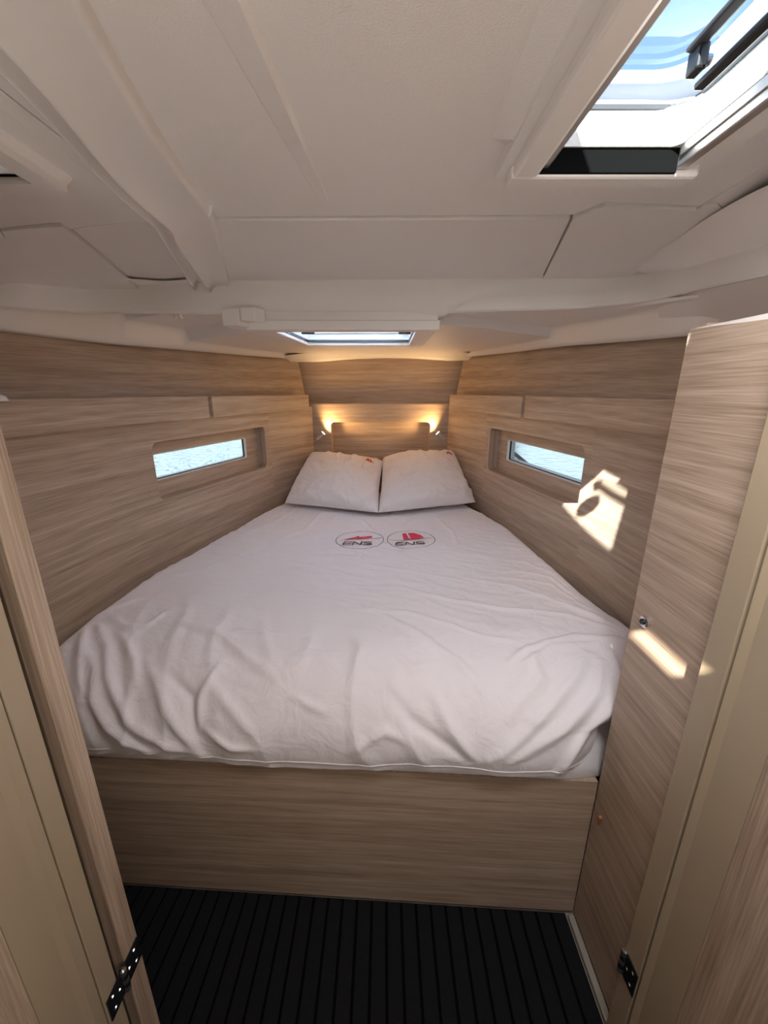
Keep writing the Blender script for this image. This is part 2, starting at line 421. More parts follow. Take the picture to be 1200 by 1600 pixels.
box('hull_bow', -.9, .9, 3.10, 3.14, -1.5, .5, HULL, WB)

# reading lamps
def lamp(x, sgn, label):
    t = empty('reading_lamp', (x, 2.95, -.30), label, 'lamp', )
    z = -.315
    v, f = tube([(x, 2.95, z), (x, 2.944, z), (x, 2.942, z)], [.020, .020, .017], 20); mk('wall_plate', v, f, ALU, t, smooth=False)
    v, f = tube([(x, 2.945, z), (x, 2.915, z)], .0055, 10); mk('arm', v, f, ALU, t)
    a = Vector((x-sgn*.012, 2.895, z-.010)); d = Vector((sgn*.60, .02, .60)).normalized(); b = a+d*.062
    a2 = a-d*.006
    v, f = tube([a2, a, b-d*.002, b], [.010, .0155, .0165, .0175], 20, True); mk('lamp_shade', v, f, ALU, t, smooth=False)
    v, f = tube([b-d*.0005, b+d*.003], [.0155, .0150], 20); mk('lens', v, f, LENS, t)
    l = bpy.data.lights.new('reading_lamp_light', 'SPOT'); l.energy = 7.0; l.color = (1, .62, .26); l.spot_size = math.radians(150); l.spot_blend = .8; l.shadow_soft_size = .012
    o = bpy.data.objects.new('reading_lamp_light', l); C.objects.link(o); p = b+d*.012; o.location = (p.x, p.y, p.z+Z0); o.rotation_euler = d.to_track_quat('-Z', 'Y').to_euler()
lamp(-.462, 1, 'lit brushed metal reading lamp left of the niche behind the pillows')
lamp(.412, -1, 'lit brushed metal reading lamp right of the niche behind the pillows')

# ---------------------------------------------------------------- ceiling
def zm(x, y): return .36-.375*max(0, abs(x)-.6)**2
# forward liner: rows of (x,y,z)
rowA = [(-1.30, 1.05, .30), (-1.02, 1.25, .292), (-.95, 1.43, .325), (-.81, 1.56, .349), (-.585, 1.53, .36), (-.50, 1.52, .36), (0, 1.51, .36), (.20, 1.50, .36), (.53, 1.49, .36), (.70, 1.47, .355), (.80, 1.40, .345), (.80, 1.20, .315), (.735, .90, .272), (.64, .62, .25), (.60, .3, .25)]
rowB = [(-1.30, 1.02, .19), (-1.06, 1.235, .225), (-.955, 1.41, .243), (-.775, 1.51, .26), (-.53, 1.54, .26), (-.50, 1.55, .252), (0, 1.555, .252), (.205, 1.545, .252), (.225, 1.51, .262), (.625, 1.455, .262), (.78, 1.30, .256), (.79, 1.13, .246), (.70, .84, .206), (.60, .62, .17), (.56, .3, .16)]
def lofted(name, rows, mat=LIN, smooth=True, th=0, parent=None):
    V, F = loft(rows); return mk(name, V, F, mat, parent, smooth=smooth, recalc=False)
# rounded riser
def mid(a, b, t, dz=0, dy=0): return (a[0]+(b[0]-a[0])*t, a[1]+(b[1]-a[1])*t+dy, a[2]+(b[2]-a[2])*t+dz)
def dense(row, n=6):
    out = []
    for a, b in zip(row, row[1:]):
        for k in range(n): out.append(tuple(a[i]+(b[i]-a[i])*k/n for i in range(3)))
    out.append(row[-1]); return out
def smoothrow(row, it=1):
    for _ in range(it):
        row = [row[0]]+[tuple((row[i-1][k]+2*row[i][k]+row[i+1][k])/4 for k in range(3)) for i in range(1, len(row)-1)]+[row[-1]]
    return row
rA = smoothrow(dense(rowA), 1); rB = smoothrow(dense(rowB), 1)
def inn(a):
    k = ss(.55, .8, abs(a[0])); sg = 1 if a[0] > 0 else -1; x = a[0]-sg*.09*k; y = a[1]-.03-.03*k
    return (x, y, min(a[2]+.004, zm(x, y)-.0012)*(1-k)+(zm(x, y)-.004)*k)
rows = [[inn(a) for a in rA], [(a[0], a[1]-.008, a[2]) for a in rA], [mid(a, b, .07) for a, b in zip(rA, rB)], [mid(a, b, .5) for a, b in zip(rA, rB)], [mid(a, b, .93) for a, b in zip(rA, rB)], [(b[0], b[1]+.004, b[2]-.003) for b in rB], [(b[0], b[1]+.03, b[2]) for b in rB]]
CE = mk('ceiling', *loft(rows), LIN, smooth=True, kind='structure', recalc=False)

# forward cornice: heightfield from the riser to the wall tops
def ztop(x, y): return interp(ZTL, y) if x < 0 else interp(ZTR, y)
def yr(x):
    T = sorted([(b[0], b[1]) for b in rowB[1:11]]); return interp(T, x)
def zfwd(x, y):
    xl, xr = xat(PL, y)-.075, xat(PR, y)+.075
    xc = -.03
    d = abs(x-xc)/((xr-xc) if x > xc else (xc-xl)); d = min(1.1, d)
    ze = ztop(x, y)+.022
    # before the steps / after
    zc = .262-.035*ss(1.6, 2.95, y)+.006
    z = zc+(ze+.028-zc)*d**2.6
    # step down: left first rib (x<-.5) and second ribs
    edge = ss(.32, .55, abs(x-xc))
    if x < 0:
        y1 = 1.60+.11*(abs(x)-.55); e1 = ss(.50, .60, abs(x))
        z += .055*e1*(1-ss(y1, y1+.014, y))*ss(1.3, 1.45, y) 
        y2 = 1.88+.22*(abs(x)-.5); z -= 0
        z += .044*ss(.44, .54, abs(x))*(1-ss(y2, y2+.014, y))
    else:
        y2 = 1.78+.24*(abs(x)-.2)
        z += .038*ss(.19, .26, abs(x))*(1-ss(y2, y2+.014, y))
    # turned-down lip along the walls
    return z+(ze-.004-z)*ss(.935, .975, d)
V = []; F = []; nx, ny = 240, 260
hx0, hx1, hy0, hy1 = -.44, .165, 1.60, 2.02
rowF = smoothrow(dense([(-1.16, 1.0, .13), (-1.11, 1.10, .19)]+rowB[1:11]+[(.80, 1.08, .228), (.88, .95, .14)], 12), 1)
def resample(row, n):
    s_ = [0]
    for p, q in zip(row, row[1:]): s_.append(s_[-1]+(Vector(q)-Vector(p)).length)
    out = []; k = 0
    for i in range(n+1):
        t = s_[-1]*i/n
        while k < len(row)-2 and s_[k+1] < t: k += 1
        f_ = (t-s_[k])/max(1e-9, s_[k+1]-s_[k]); out.append(tuple(row[k][c]+(row[k+1][c]-row[k][c])*f_ for c in range(3)))
    return out
rowF = resample(rowF, nx)
def lim(y): return xat(PL, y)-.082, xat(PR, y)+.082
for j in range(ny+1):
    t = (j/ny)**1.2
    for i in range(nx+1):
        bx, by, bz = rowF[i]; y = by+(2.985-by)*t
        l0, r0 = lim(by); u0 = (bx-l0)/(r0-l0); u = u0+(i/nx-u0)*ss(0, .5, t)
        l1, r1 = lim(y); x = l1+(r1-l1)*u
        z = zfwd(x, y); k = ss(0, .10, t)
        V.append((x, y, bz+(z-bz)*k))
for j in range(ny):
    for i in range(nx):
        a = j*(nx+1)+i; q = (a, a+1, a+nx+2, a+nx+1)
        cx = sum(V[m][0] for m in q)/4; cy = sum(V[m][1] for m in q)/4
        if hx0 < cx < hx1 and hy0 < cy < hy1: continue
        F.append(q)
mk('forward_liner', V, F, LIN, CE, smooth=True, recalc=False)
# right cornice running aft over the wardrobe
rC = [(.80, 1.30, .256), (.79, 1.13, .246), (.70, .84, .206), (.64, .62, .185), (.64, .3, .17)]
rD = [(.90, 1.36, .165), (.90, 1.15, .150), (.80, .84, .122), (.60, .66, .112), (.62, .3, .11)]
rD2 = [(p[0]+.0, p[1], p[2]-.03) for p in rD]
mk('side_cornice', *loft([smoothrow(dense(r_, 5), 1) for r_ in (rC, [(m_[0]-.022, m_[1], m_[2]) for m_ in (mid(a, b, .5, .0) for a, b in zip(rC, rD))], rD, rD2)]), LIN, CE, smooth=True, recalc=False)
rC = [(-1.02, 1.27, .225), (-1.06, 1.235, .225), (-1.30, 1.02, .19), (-1.5, .8, .15)]

# bow lip
P = [(-.72, .196), (-.46, .194), (-.42, .195), (-.3, .205), (-.15, .214), (0, .219), (.15, .217), (.3, .210), (.42, .202), (.47, .202), (.66, .206)]
rows = [[(x, 2.78, zfwd(x, 2.78)+.006) for x, z in P], [(x, 2.87, min(z+.010, zfwd(x, 2.87)-.002)) for x, z in P], [(x, 2.885, z-.001) for x, z in P], [(x, 2.90, z-.002) for x, z in P], [(x, 2.985, z+.01) for x, z in P]]
mk('bow_lip', *loft(rows), LIN, CE, smooth=False, recalc=False)

# main headliner panels
S_ = .36/.38
def tile(name, loops, off, th=.03, mat=LIN, bev=.0025):
    # outer loop first, further loops are holes
    pts, ff = refine(*fill2d(loops), .10)
    V = [(x, y, zm(x, y)+off) for x, y in pts]; F = [tuple(q) for q in ff]
    for lp in loops:
        o = len(V); n = len(lp)
        V += [(x, y, zm(x, y)+off) for x, y in lp]+[(x, y, zm(x, y)+off+th) for x, y in lp]
        F += [(o+i, o+(i+1) % n, o+n+(i+1) % n, o+n+i) for i in range(n)]
    o = len(V); V += [(x, y, z+th) for (x, y, z) in V[:len(pts)]]; F += [tuple(i+o for i in q)[::-1] for q in ff]
    return mk(name, V, F, mat, CE)
def line(a, b, n):
    return [(a[0]+(b[0]-a[0])*k/n, a[1]+(b[1]-a[1])*k/n) for k in range(n)]
def poly(*P, n=6):
    out = []
    for a, b in zip(P, P[1:]+(P[0],)): out += line(a, b, n)
    return out
RH = (.245, .452, .17, .752)          # starboard deck hatch opening
LH = (-.90, -.585, .10, .775)          # port deck hatch opening
holeR = rrect(*RH, .012, 3); holeL = rrect(*LH, .012, 3)
SLOT = [(.035, -.50), (.110, -.50), (.110, -.10), (.035, -.10)]  # slit added out of view for the sun streak on the wardrobe
tile('ceiling_panel', [poly((-.475, 1.012), (.402, 1.000), (.437, .94), (.636, .958), (.636, -2.5), (-.475, -2.5)), holeR, SLOT], 0)
tile('ceiling_panel', [poly((-.475, 1.027), (.402, 1.017), (.52, 1.50), (-.56, 1.53))], -.0025)
tile('ceiling_panel', [poly((.440, .945), (.638, .965), (.795, 1.50), (.525, 1.50), (.405, 1.009))], -.006)
tile('ceiling_panel', [poly((.638, .945), (.66, .94), (.86, 1.08), (.92, 1.45), (.80, 1.50), (.640, .968))], -.003)
tile('ceiling_panel', [poly((.638, -2.5), (1.6, -2.5), (1.2, 1.2), (.865, 1.08), (.66, .937), (.638, .937))], -.002)
tile('ceiling_panel', [poly((-.478, -2.5), (-.478, 1.03), (-.715, 1.065), (-.71, 1.03), (-.83, 1.015), (-1.17, 1.0), (-1.17, .55), (-1.6, .4), (-1.6, -2.5)), holeL], 0)
tile('ceiling_panel', [poly((-.478, 1.042), (-.60, 1.60), (-.855, 1.63), (-.716, 1.074))], .003)
tile('ceiling_panel', [poly((-.720, 1.069), (-.858, 1.63), (-1.10, 1.60), (-.90, 1.12), (-.835, 1.02), (-.715, 1.04))], -.004)
tile('ceiling_panel', [poly((-.84, 1.02), (-1.104, 1.57), (-1.3, 1.5), (-1.17, 1.005))], -.004)
# shallow tapering ridge pressed in the middle panel
def ridge_():
    rows = []
    for k in range(13):
        y = -.6+(.93+.6)*k/12; t = (y-.3)/.63
        xl = -.172+.045*(y-.51)/.42; xr = -.137+.022*(y-.51)/.36
        h = .006*(1-ss(.70, .93, y))
        rows.append([(xl-.004, y, .3605), (xl, y, .3595-h*.2), (xr, y, .3595-h), (xr+.005, y, .3605)])
    return loft(rows)
mk('pressed_rib', *ridge_(), LIN, CE, recalc=False)
# moulded cable rail on the port side (swept profile, bends before the step)
def rail():
    path = [((-.118, .02), (-.245, .0), (-.28, 0), (-.33, .0)),]
    R = [(-.22, .30), (-.285, .507), (-.328, .735), (-.346, .90), (-.352, .95), (-.366, 1.02), (-.53, 1.545)]
    M = [(-.36, .30), (-.385, .545), (-.44, .80), (-.452, .975), (-.462, 1.02), (-.49, 1.10), (-.598, 1.545)]
    Lf = [(-.40, .30), (-.43, .60), (-.475, .82), (-.492, .985), (-.505, 1.04), (-.53, 1.12), (-.655, 1.545)]
    def dn(T):
        out = []
        for i in range(len(T)-1):
            p0 = T[max(i-1, 0)]; p1 = T[i]; p2 = T[i+1]; p3 = T[min(i+2, len(T)-1)]
            for k in range(5):
                t = k/5
                out.append(tuple(.5*((2*p1[c])+(-p0[c]+p2[c])*t+(2*p0[c]-5*p1[c]+4*p2[c]-p3[c])*t*t+(-p0[c]+3*p1[c]-3*p2[c]+p3[c])*t**3) for c in (0, 1)))
        out.append(T[-1]); return out
    R, M, Lf = dn(R), dn(M), dn(Lf); rows = []
    for r, m, l in zip(R, M, Lf):
        def P(a, b, t, z): return (a[0]+(b[0]-a[0])*t, a[1]+(b[1]-a[1])*t, z)
        z = .36
        rows.append([P(r, m, -.03, z+.004), P(r, m, 0, z-.010), P(r, m, .05, z-.017), P(r, m, .10, z-.017), P(r, m, .45, z-.014), P(r, m, .82, z-.022), P(r, m, .93, z-.034), P(r, m, .97, z-.036), P(r, m, 1, z-.034), P(m, l, .05, z-.010), P(m, l, .45, z-.003), P(m, l, .66, z-.006), P(m, l, .80, z-.024), P(m, l, .88, z-.027), P(m, l, .96, z-.025), P(m, l, 1.08, z+.004)])
    V, F = loft(rows); n = len(rows[0]); F.append(tuple(range(len(V)-n, len(V))))
    return V, F
mk('moulded_rail', *rail(), TRIMW, CE, smooth=True, recalc=False)
# the end of the same rail beyond the step
v, f = joinv(prism([(-.55, 1.50), (-.49, 1.49), (-.455, 1.545), (-.50, 1.60), (-.55, 1.58)], .215, .27), prism([(-.485, 1.49), (-.435, 1.49), (-.41, 1.53), (-.45, 1.56)], .228, .272))
mk('rail_end', v, f, TRIMW, CE, bevel=.004)
# port hatch surround: two stepped mouldings
for (d, z0, z1, name) in ((.105, .348, .37, 'hatch_moulding'), (.055, .336, .36, 'hatch_moulding')):
    a = rrect(LH[0]-d, LH[1]+d*.9, LH[2]-d, LH[3]+d*.9, .02, 3)
    pts, ff = fill2d([a, holeL]); V = [(x, y, z0) for x, y in pts]; F = list(ff)
    a2 = rrect(LH[0]-d-.012, LH[1]+d*.9+.014, LH[2]-d-.01, LH[3]+d*.9+.014, .02, 3)
    v2, f2 = loft([[(x, y, z0) for x, y in a], [(x, y, z1) for x, y in a2]], True)
    h2, g2 = loft([[(x, y, z0) for x, y in holeL], [(x, y, z1+.02) for x, y in holeL]], True)
    V, F = joinv((V, F), (v2, f2), (h2, g2)); mk(name, V, F, LIN, CE, recalc=False)
# starboard hatch moulding: one shoulder on the inboard side
v = [(.145, -.6, .360), (.165, .655, .360), (.168, .720, .360), (.190, .70, .345), (.19, -.6, .340), (.20, .71, .36)]
mk('hatch_moulding', [(.138, -.6, .361), (.152, .640, .361), (.160, .735, .361), (.175, -.6, .343), (.182, .700, .343), (.20, -.6, .343), (.20, .72, .343), (.2, .76, .361)], [(0, 3, 4, 1), (1, 4, 2), (3, 5, 6, 4), (4, 6, 7, 2)], LIN, CE, recalc=False)

def ring(o, i, z0, z1, r=.01):
    """rectangular ring prism between rect o and rect i (x0,x1,y0,y1)"""
    A = rrect(*o, r, 3); B = rrect(*i, max(r*.5, .002), 3)
    pts, ff = fill2d([A, B]); V = [(x, y, z0) for x, y in pts]; F = list(ff)
    n = len(V); V += [(x, y, z1) for x, y in pts]; F += [tuple(q_+n for q_ in q)[::-1] for q in ff]
    for lp in (A, B):
        v2, f2 = loft([[(x, y, z0) for x, y in lp], [(x, y, z1) for x, y in lp]], True); V, F = joinv((V, F), (v2, f2))
    return V, F
def grow(R, d): return (R[0]-d, R[1]+d, R[2]-d, R[3]+d)

def hatch(R, zc, zt, label, trim=.06, cassette=True, dark_slot=True, knobs=()):
    """R opening, zc ceiling height, zt height of the lid"""
    t = empty('deck_hatch', ((R[0]+R[1])/2, (R[2]+R[3])/2, zc-.03), label, 'hatch')
    v, f = ring(grow(R, trim), grow(R, .010), zc-.020, zc+.004, .006); mk('trim_frame', v, f, TRIMW, t, bevel=.003)
    for xa, xb in ((R[0]-.010, R[0]-.001), (R[1]+.001, R[1]+.010)):
        v, f = boxg(xa, xb, R[2], R[3]-.004, zc-.014, zc+.022); mk('aluminium_side', v, f, ALU, t, bevel=.001)
    if dark_slot:
        v, f = boxg(R[0]-.016, R[1]+.004, R[3]+.003, R[3]+.014, zc-(.0320 if cassette else .010), zc+.002); mk('blind_slot', v, f, CARP2, t)
    rr = [rrect(*grow(R, d), r_, 6) for d, r_ in ((.004, .03), (-.002, .035), (.006, .045), (.008, .05))]
    zz = (zc+.0, zc+.024, zc+.042, zt-.035)
    v, f = loft([[(x, y, z) for x, y in lp] for lp, z in zip(rr, zz)], True); mk('coaming', v, f, WHITE, t, smooth=True)
    v, f = ring(grow(R, .05), grow(R, .005), zt-.036, zt-.030, .05); mk('gasket', v, f, GREY, t)
    rr = [rrect(*grow(R, d), r_, 8) for d, r_ in ((.012, .055), (.012, .055), (.004, .055), (-.012, .05))]
    zz = (zt-.032, zt-.012, zt-.003, zt)
    v, f = loft([[(x, y, z) for x, y in lp] for lp, z in zip(rr, zz)], True); mk('lid_skirt', v, f, SKIRT, t, smooth=True)
    lp = rrect(*grow(R, -.012), .05, 8); n = len(lp)
    v = [(x, y, zt) for x, y in lp]+[(x, y, zt+.006) for x, y in lp]
    mk('glass_lid', v, [tuple(range(n)), tuple(range(n, 2*n))[::-1]]+[(i, (i+1) % n, (i+1) % n+n, i+n) for i in range(n)], HGLASS, t)
    return t
HR = hatch(RH, .36, .445, 'open-blind deck hatch with clear lid and black handle above right')
# cassette box on the inboard side of the starboard hatch
v, f = boxg(RH[0]-.043, RH[0]-.003, -.5, RH[3]+.008, .322, .345); mk('blind_cassette', v, f, TRIMW, HR, bevel=.006)
v, f = boxg(RH[0]-.045, RH[1]+.045, RH[3]+.008, RH[3]+.046, .324, .362); mk('trim_front_bar', v, f, TRIMW, HR, bevel=.006)
v, f = boxg(RH[0]-.001, RH[0]+.011, -.5, RH[3]+.004, .333, .348); mk('blind_track', v, f, ALU, HR, bevel=.002)
v, f = boxg(RH[1]+.004, RH[1]+.018, -.5, RH[3]+.006, .333, .348); mk('blind_track', v, f, ALU, HR, bevel=.002)
v, f = boxg(RH[1]+.0185, RH[1]+.0215, -.5, RH[3]+.006, .336, .345); mk('seal_line', v, f, BLK, HR)
# handle: dark bar, brackets and lever under the lid
h = mk('handle_bar', *boxg(.374, .391, .20, .645, .402, .409), GREY, HR, bevel=.004)
for y_ in (.655, .42): mk('handle_bracket', *boxg(.380, .394, y_-.03, y_-.008, .378, .405), BLKG, h, bevel=.003)
v, f = tube([(.392, .636, .392), (.402, .636, .392)], .006, 10); mk('handle_pivot', v, f, CHR, h)
v, f = boxg(.394, .410, .45, .650, .368, .376); mk('handle_lever', v, f, BLKG, HR, bevel=.005)
v, f = prism([(.25, .175), (.271, .245), (.412, .49), (.416, .575), (.452, .575), (.452, .175)], .386, .391); mk('sun_block_plate', v, f, GREY, HR, bevel=.002)  # plate added to keep hatch sun off the wardrobe
# round vent in the lid
v, f = tube([(.300, .50, .446), (.300, .50, .460), (.300, .50, .466)], [.036, .036, .03], 32); mk('round_vent', v, f, GREY, HR)
v, f = tube([(.245+.012*math.cos(a), .585+.02*math.sin(a), .440) for a in [math.pi*k/7 for k in range(15)]], .004, 6); mk('lid_loop', v, f, BLKG, HR)
HL = hatch(LH, .345, .445, 'cream framed deck hatch cut off at the left photo edge', trim=.045, cassette=False)

v, f = boxg(LH[0]+.0, LH[1]-.0, .10, .768, .352, .358); mk('added_blind', v, f, LIN, HL)  # closed blind added to keep this hatch's sun off the bed
v, f = boxg(LH[0]+.02, LH[1]-.008, .745, .764, .342, .352); mk('bright_bar', v, f, CHR, HL, bevel=.002)  # chrome bar added in place of the bright strip of glass
# forward hatch
FH = (-.375, .130, 1.615, 2.03)
HF = empty('deck_hatch', (-.13, 1.82, .2), 'small cream framed hatch in the ceiling above the foot of the pillows', 'hatch')
def trap(x0, x1, x2, x3, y0, y1): return [(x0, y0), (x1, y0), (x2, y1), (x3, y1)]
def tring(o, i, z0, z1):
    V = [(*p, z0) for p in o]+[(*p, z0) for p in i]+[(*p, z1) for p in o]+[(*p, z1) for p in i]; F = []
    for k in range(4):
        m = (k+1) % 4; F += [(k, m, 4+m, 4+k), (8+k, 12+k, 12+m, 8+m), (k, 8+k, 8+m, m), (4+k, 4+m, 12+m, 12+k)]
    return V, F
o1 = trap(-.475, .190, .185, -.425, 1.545, 2.06); i1 = trap(-.395, .115, .118, -.355, 1.60, 2.035)
mk('trim_frame', *tring(o1, i1, .208, .27), TRIMW, HF, bevel=.003)
mk('trim_front_bar', *boxg(-.480, .195, 1.528, 1.552, .206, .238), TRIMW, HF, bevel=.003)
mk('blind_slot', *tring(trap(-.398, .118, .121, -.358, 1.597, 2.038), trap(-.392, .112, .115, -.352, 1.60, 2.028), .222, .232), BLK, HF)
v, f = tring(trap(-.44, .16, .16, -.40, 1.55, 2.06), trap(-.392, .112, .115, -.352, 1.60, 2.028), .232, .30); mk('coaming', v, f, WHITE, HF)
mk('aluminium_frame', *tring(trap(-.43, .15, .15, -.39, 1.57, 2.055), trap(-.38, .10, .10, -.34, 1.62, 2.01), .285, .292), ALU, HF)
mk('frosted_lid', *boxg(-.43, .15, 1.57, 2.06, .300, .306), SKIRT, HF)
for x in (-.325, .09):
    v, f = joinv(boxg(x-.028, x+.028, 1.865, 1.882, .236, .246), tube([(x, 1.873, .246), (x, 1.873, .30)], .012, 12)); mk('latch', v, f, BLKG, HF, bevel=.003)
v, f = tube([(-.13, 1.80, .298), (-.13, 1.80, .290)], .06, 28); mk('round_vent', v, f, GREY, HF)

# small hook pair under the left soffit
for i, dx in enumerate((0, .022)):
    b = (-.735+dx, 1.555, .262)
    v, f = tube([(b[0], b[1], b[2]+.012), b, (b[0], b[1]-.004, b[2]-.012), (b[0]+.006, b[1]-.006, b[2]-.014)], .003, 8)
    tag(mk('hook', v, f, TRIMW), ('tiny cream hook nearer the wall' if i == 0 else 'tiny cream hook nearer the hatch')+' under the left ceiling step', 'hook')

# deck above (keeps the daylight out except through the hatches and an added sun slit)
def rect(R): return [(R[0], R[2]), (R[1], R[2]), (R[1], R[3]), (R[0], R[3])]
pts, ff = fill2d([[(-2, -2.6), (2, -2.6), (2, 3.2), (-2, 3.2)], rect(grow(RH, .035)), rect(grow(LH, .035)), [(.10, -.42), (.155, -.42), (.155, .02), (.10, .02)]])
ff = [q for q in ff]
# aft deck at .41, stops at the step; forward deck lower with its own hatch
pts, ff = fill2d([[(-2, -2.6), (2, -2.6), (2, 1.56), (-2, 1.56)], rect(grow(RH, .035)), rect(grow(LH, .035)), [(.052, -.395), (.072, -.395), (.072, -.25), (.052, -.25)]]); DK = mk('deck', [(x, y, .405) for x, y in pts], ff, HULL, kind='structure', recalc=False)
pts, ff = fill2d([[(-2, 1.54), (2, 1.54), (2, 3.2), (-2, 3.2)], [(-.44, 1.56), (.16, 1.56), (.16, 2.07), (-.44, 2.07)]]); mk('foredeck', [(x, y, .297) for x, y in pts], ff, HULL, DK, recalc=False)
mk('deck_step', [(-2, 1.55, .29), (2, 1.55, .29), (2, 1.55, .41), (-2, 1.55, .41)], [(0, 1, 2, 3)], HULL, DK)

# ---------------------------------------------------------------- wardrobe, jambs, doors
WD = empty('wardrobe', (.72, .70, -1.5), 'tall oak wardrobe side with round chrome lock right of the bed', 'wardrobe')
v = [(.57, .587, -1.5), (.57, .82, -1.5), (.57, .82, .112), (.57, .587, .10), (.588, .587, -1.5), (.588, .82, -1.5), (.588, .82, .112), (.588, .587, .10)]
mk('side_panel', v, [(0, 1, 2, 3), (4, 7, 6, 5), (0, 4, 5, 1), (1, 5, 6, 2), (2, 6, 7, 3), (3, 7, 4, 0)], OAK, WD, bevel=.001)
box('end_panel', .588, .815, .802, .82, -1.5, .12, OAK, WD, bevel=0)
box('top_filler', .572, .80, .587, .815, .095, .112, TRIMW, WD, bevel=0)
lk = (.57, .770, -.478)
v, f = tube([(.571, lk[1], lk[2]), (.563, lk[1], lk[2]), (.561, lk[1], lk[2])], [.014, .014, .011], 24); LKo = mk('push_lock', v, f, CHR, WD)
v, f = tube([(.562, lk[1], lk[2]), (.558, lk[1], lk[2])], [.007, .0065], 20); mk('lock_button', v, f, BLKG, LKo)
v, f = tube([(.572, .785, -1.072), (.563, .785, -1.072)], .006, 8); v2, f2 = boxg(.562, .566, .780, .790, -1.092, -1.068); v, f = joinv((v, f), (v2, f2))
tag(mk('cabinet_catch', v, f, COP), 'tiny copper coloured catch low on the wardrobe side', 'catch')

# jambs
box('trim_1', -.556, -.53, .527, .570, -1.5, .36, OAK, grain='v', kind='structure', bevel=.003)
box('trim_2', .54, .566, .537, .585, -1.5, .36, BEIGE, grain='v', kind='structure', bevel=.002)
BK = box('wall_partition', -1.45, -.553, .535, .565, -1.5, .37, BEIGE, kind='structure', bevel=0)
box('partition_panel', .566, 1.45, .55, .58, -1.5, .37, BEIGE, BK, bevel=0)
# doors folded back towards the saloon
def doorleaf(n, xs, sgn, ye, seam, cham, plain_to, name):
    d = bpy.data.objects.new(name, None); C.objects.link(d); d['kind'] = 'structure'; d.location = (xs, ye, 0)
    x0, x1 = (xs-.03, xs) if sgn < 0 else (xs, xs+.03)
    zt, zb = .33, -1.49
    if seam < ye-.01: box('hinge_stile', x0, x1, seam+.0025, ye, zb, zt, BEIGE, d, bevel=.002, grain='v')
    back = xs+.012 if sgn > 0 else xs-.012
    box('rubber_seal', min(back, xs+.02*sgn), max(back, xs+.02*sgn), cham, seam+.003, zb, zt, BLK, d, bevel=0)
    # stile with a long hollow chamfer
    e = xs+.007*sgn; far = xs+.03*sgn
    P = [(xs+.0015*sgn, seam-.0), (xs+.001*sgn, cham+.012), (e, cham), (e, plain_to), (far, plain_to), (far, seam)]
    V = [(x, y, z) for z in (zb, zt) for x, y in P]; k = len(P)
    mk('stile', V, [tuple(range(k)), tuple(range(k, 2*k))]+[(i, (i+1) % k, (i+1) % k+k, i+k) for i in range(k)], BEIGE, d, grain='v')
    xx = sorted((e+.0005*sgn, far)); box('door_panel', xx[0], xx[1], -.12, plain_to, zb, zt, OAK, d, bevel=.001, grain='v')
    return d
D1 = doorleaf(1, -.53, -1, .501, .462, .430, .375, 'door_1')
D2 = doorleaf(2, .54, 1, .534, .532, .518, .452, 'door_2')
box('rebate', -.60, -.57, .490, .54, -1.49, .33, GAPSHADE, D1, bevel=0, grain='v')  # dark colour stands for the shade in the gap

def hinge(x, sgn, ya, yb, yk, z0, z1, label):
    t = empty('door_hinge', (x, yk, z0), label, 'hinge')
    a, b = sorted((x, x-sgn*.003))
    for (p, q) in ((ya, yk), (yk, yb)):
        lf = box('hinge_leaf', a, b, p, q, z0, z1, BLKG, t, bevel=.0008)
        for (fy, fz) in ((.3, .22), (.68, .5), (.3, .78)):
            yy = p+(q-p)*(fy if p == ya else 1-fy); zz = z0+(z1-z0)*fz
            v, f = tube([(x-sgn*.0025, yy, zz), (x-sgn*.0045, yy, zz)], [.0045, .0034], 12); mk('screw', v, f, CHR, lf)
    n = 5
    for k in range(n):
        za = z0+(z1-z0)*k/n; v, f = tube([(x-sgn*.004, yk, za+.0006), (x-sgn*.004, yk, za+(z1-z0)/n-.0006)], .0068, 14)
        mk('knuckle', v, f, BLKG if k % 2 else GREY, t)
    v, f = tube([(x-sgn*.004, yk, z1), (x-sgn*.004, yk, z1+.004)], [.0062, .003], 12); mk('pin', v, f, CHR, t)
hinge(-.53, -1, .468, .566, .514, -1.175, -1.115, 'black hinge with chrome screws low on the left door post')
hinge(.54, 1, .537, .585, .580, -1.26, -1.19, 'black hinge at the foot of the right door post')

# ---------------------------------------------------------------- bed base, floor
def yf(x): return .85-.053*x
BB = empty('bed_base', (-.2, 1.0, -1.5), 'oak panelled bed base under the white mattress', 'bed base')
v = [(-1.06, yf(-1.06), -1.5), (.568, yf(.568), -1.5), (.568, yf(.568), -.992), (-1.06, yf(-1.06), -.992)]
v += [(x, y+.02, z) for x, y, z in v]
mk('front_panel', v, [(0, 1, 2, 3), (4, 7, 6, 5), (0, 4, 5, 1), (1, 5, 6, 2), (2, 6, 7, 3), (3, 7, 4, 0)], OAK, BB)
v, f = prism([(-1.12, .94), (.56, .86), (.78, .86), (.75, 1.6), (.57, 2.5), (.45, 2.94), (-.50, 2.94), (-.66, 2.6), (-.95, 1.5), (-1.04, 1.0)], -.985, -.97); mk('bed_board', v, f, OAK, BB)
box('floor', -1.6, 1.6, -2.6, 3.0, -1.53, -1.515, SOLE, kind='structure', bevel=0)
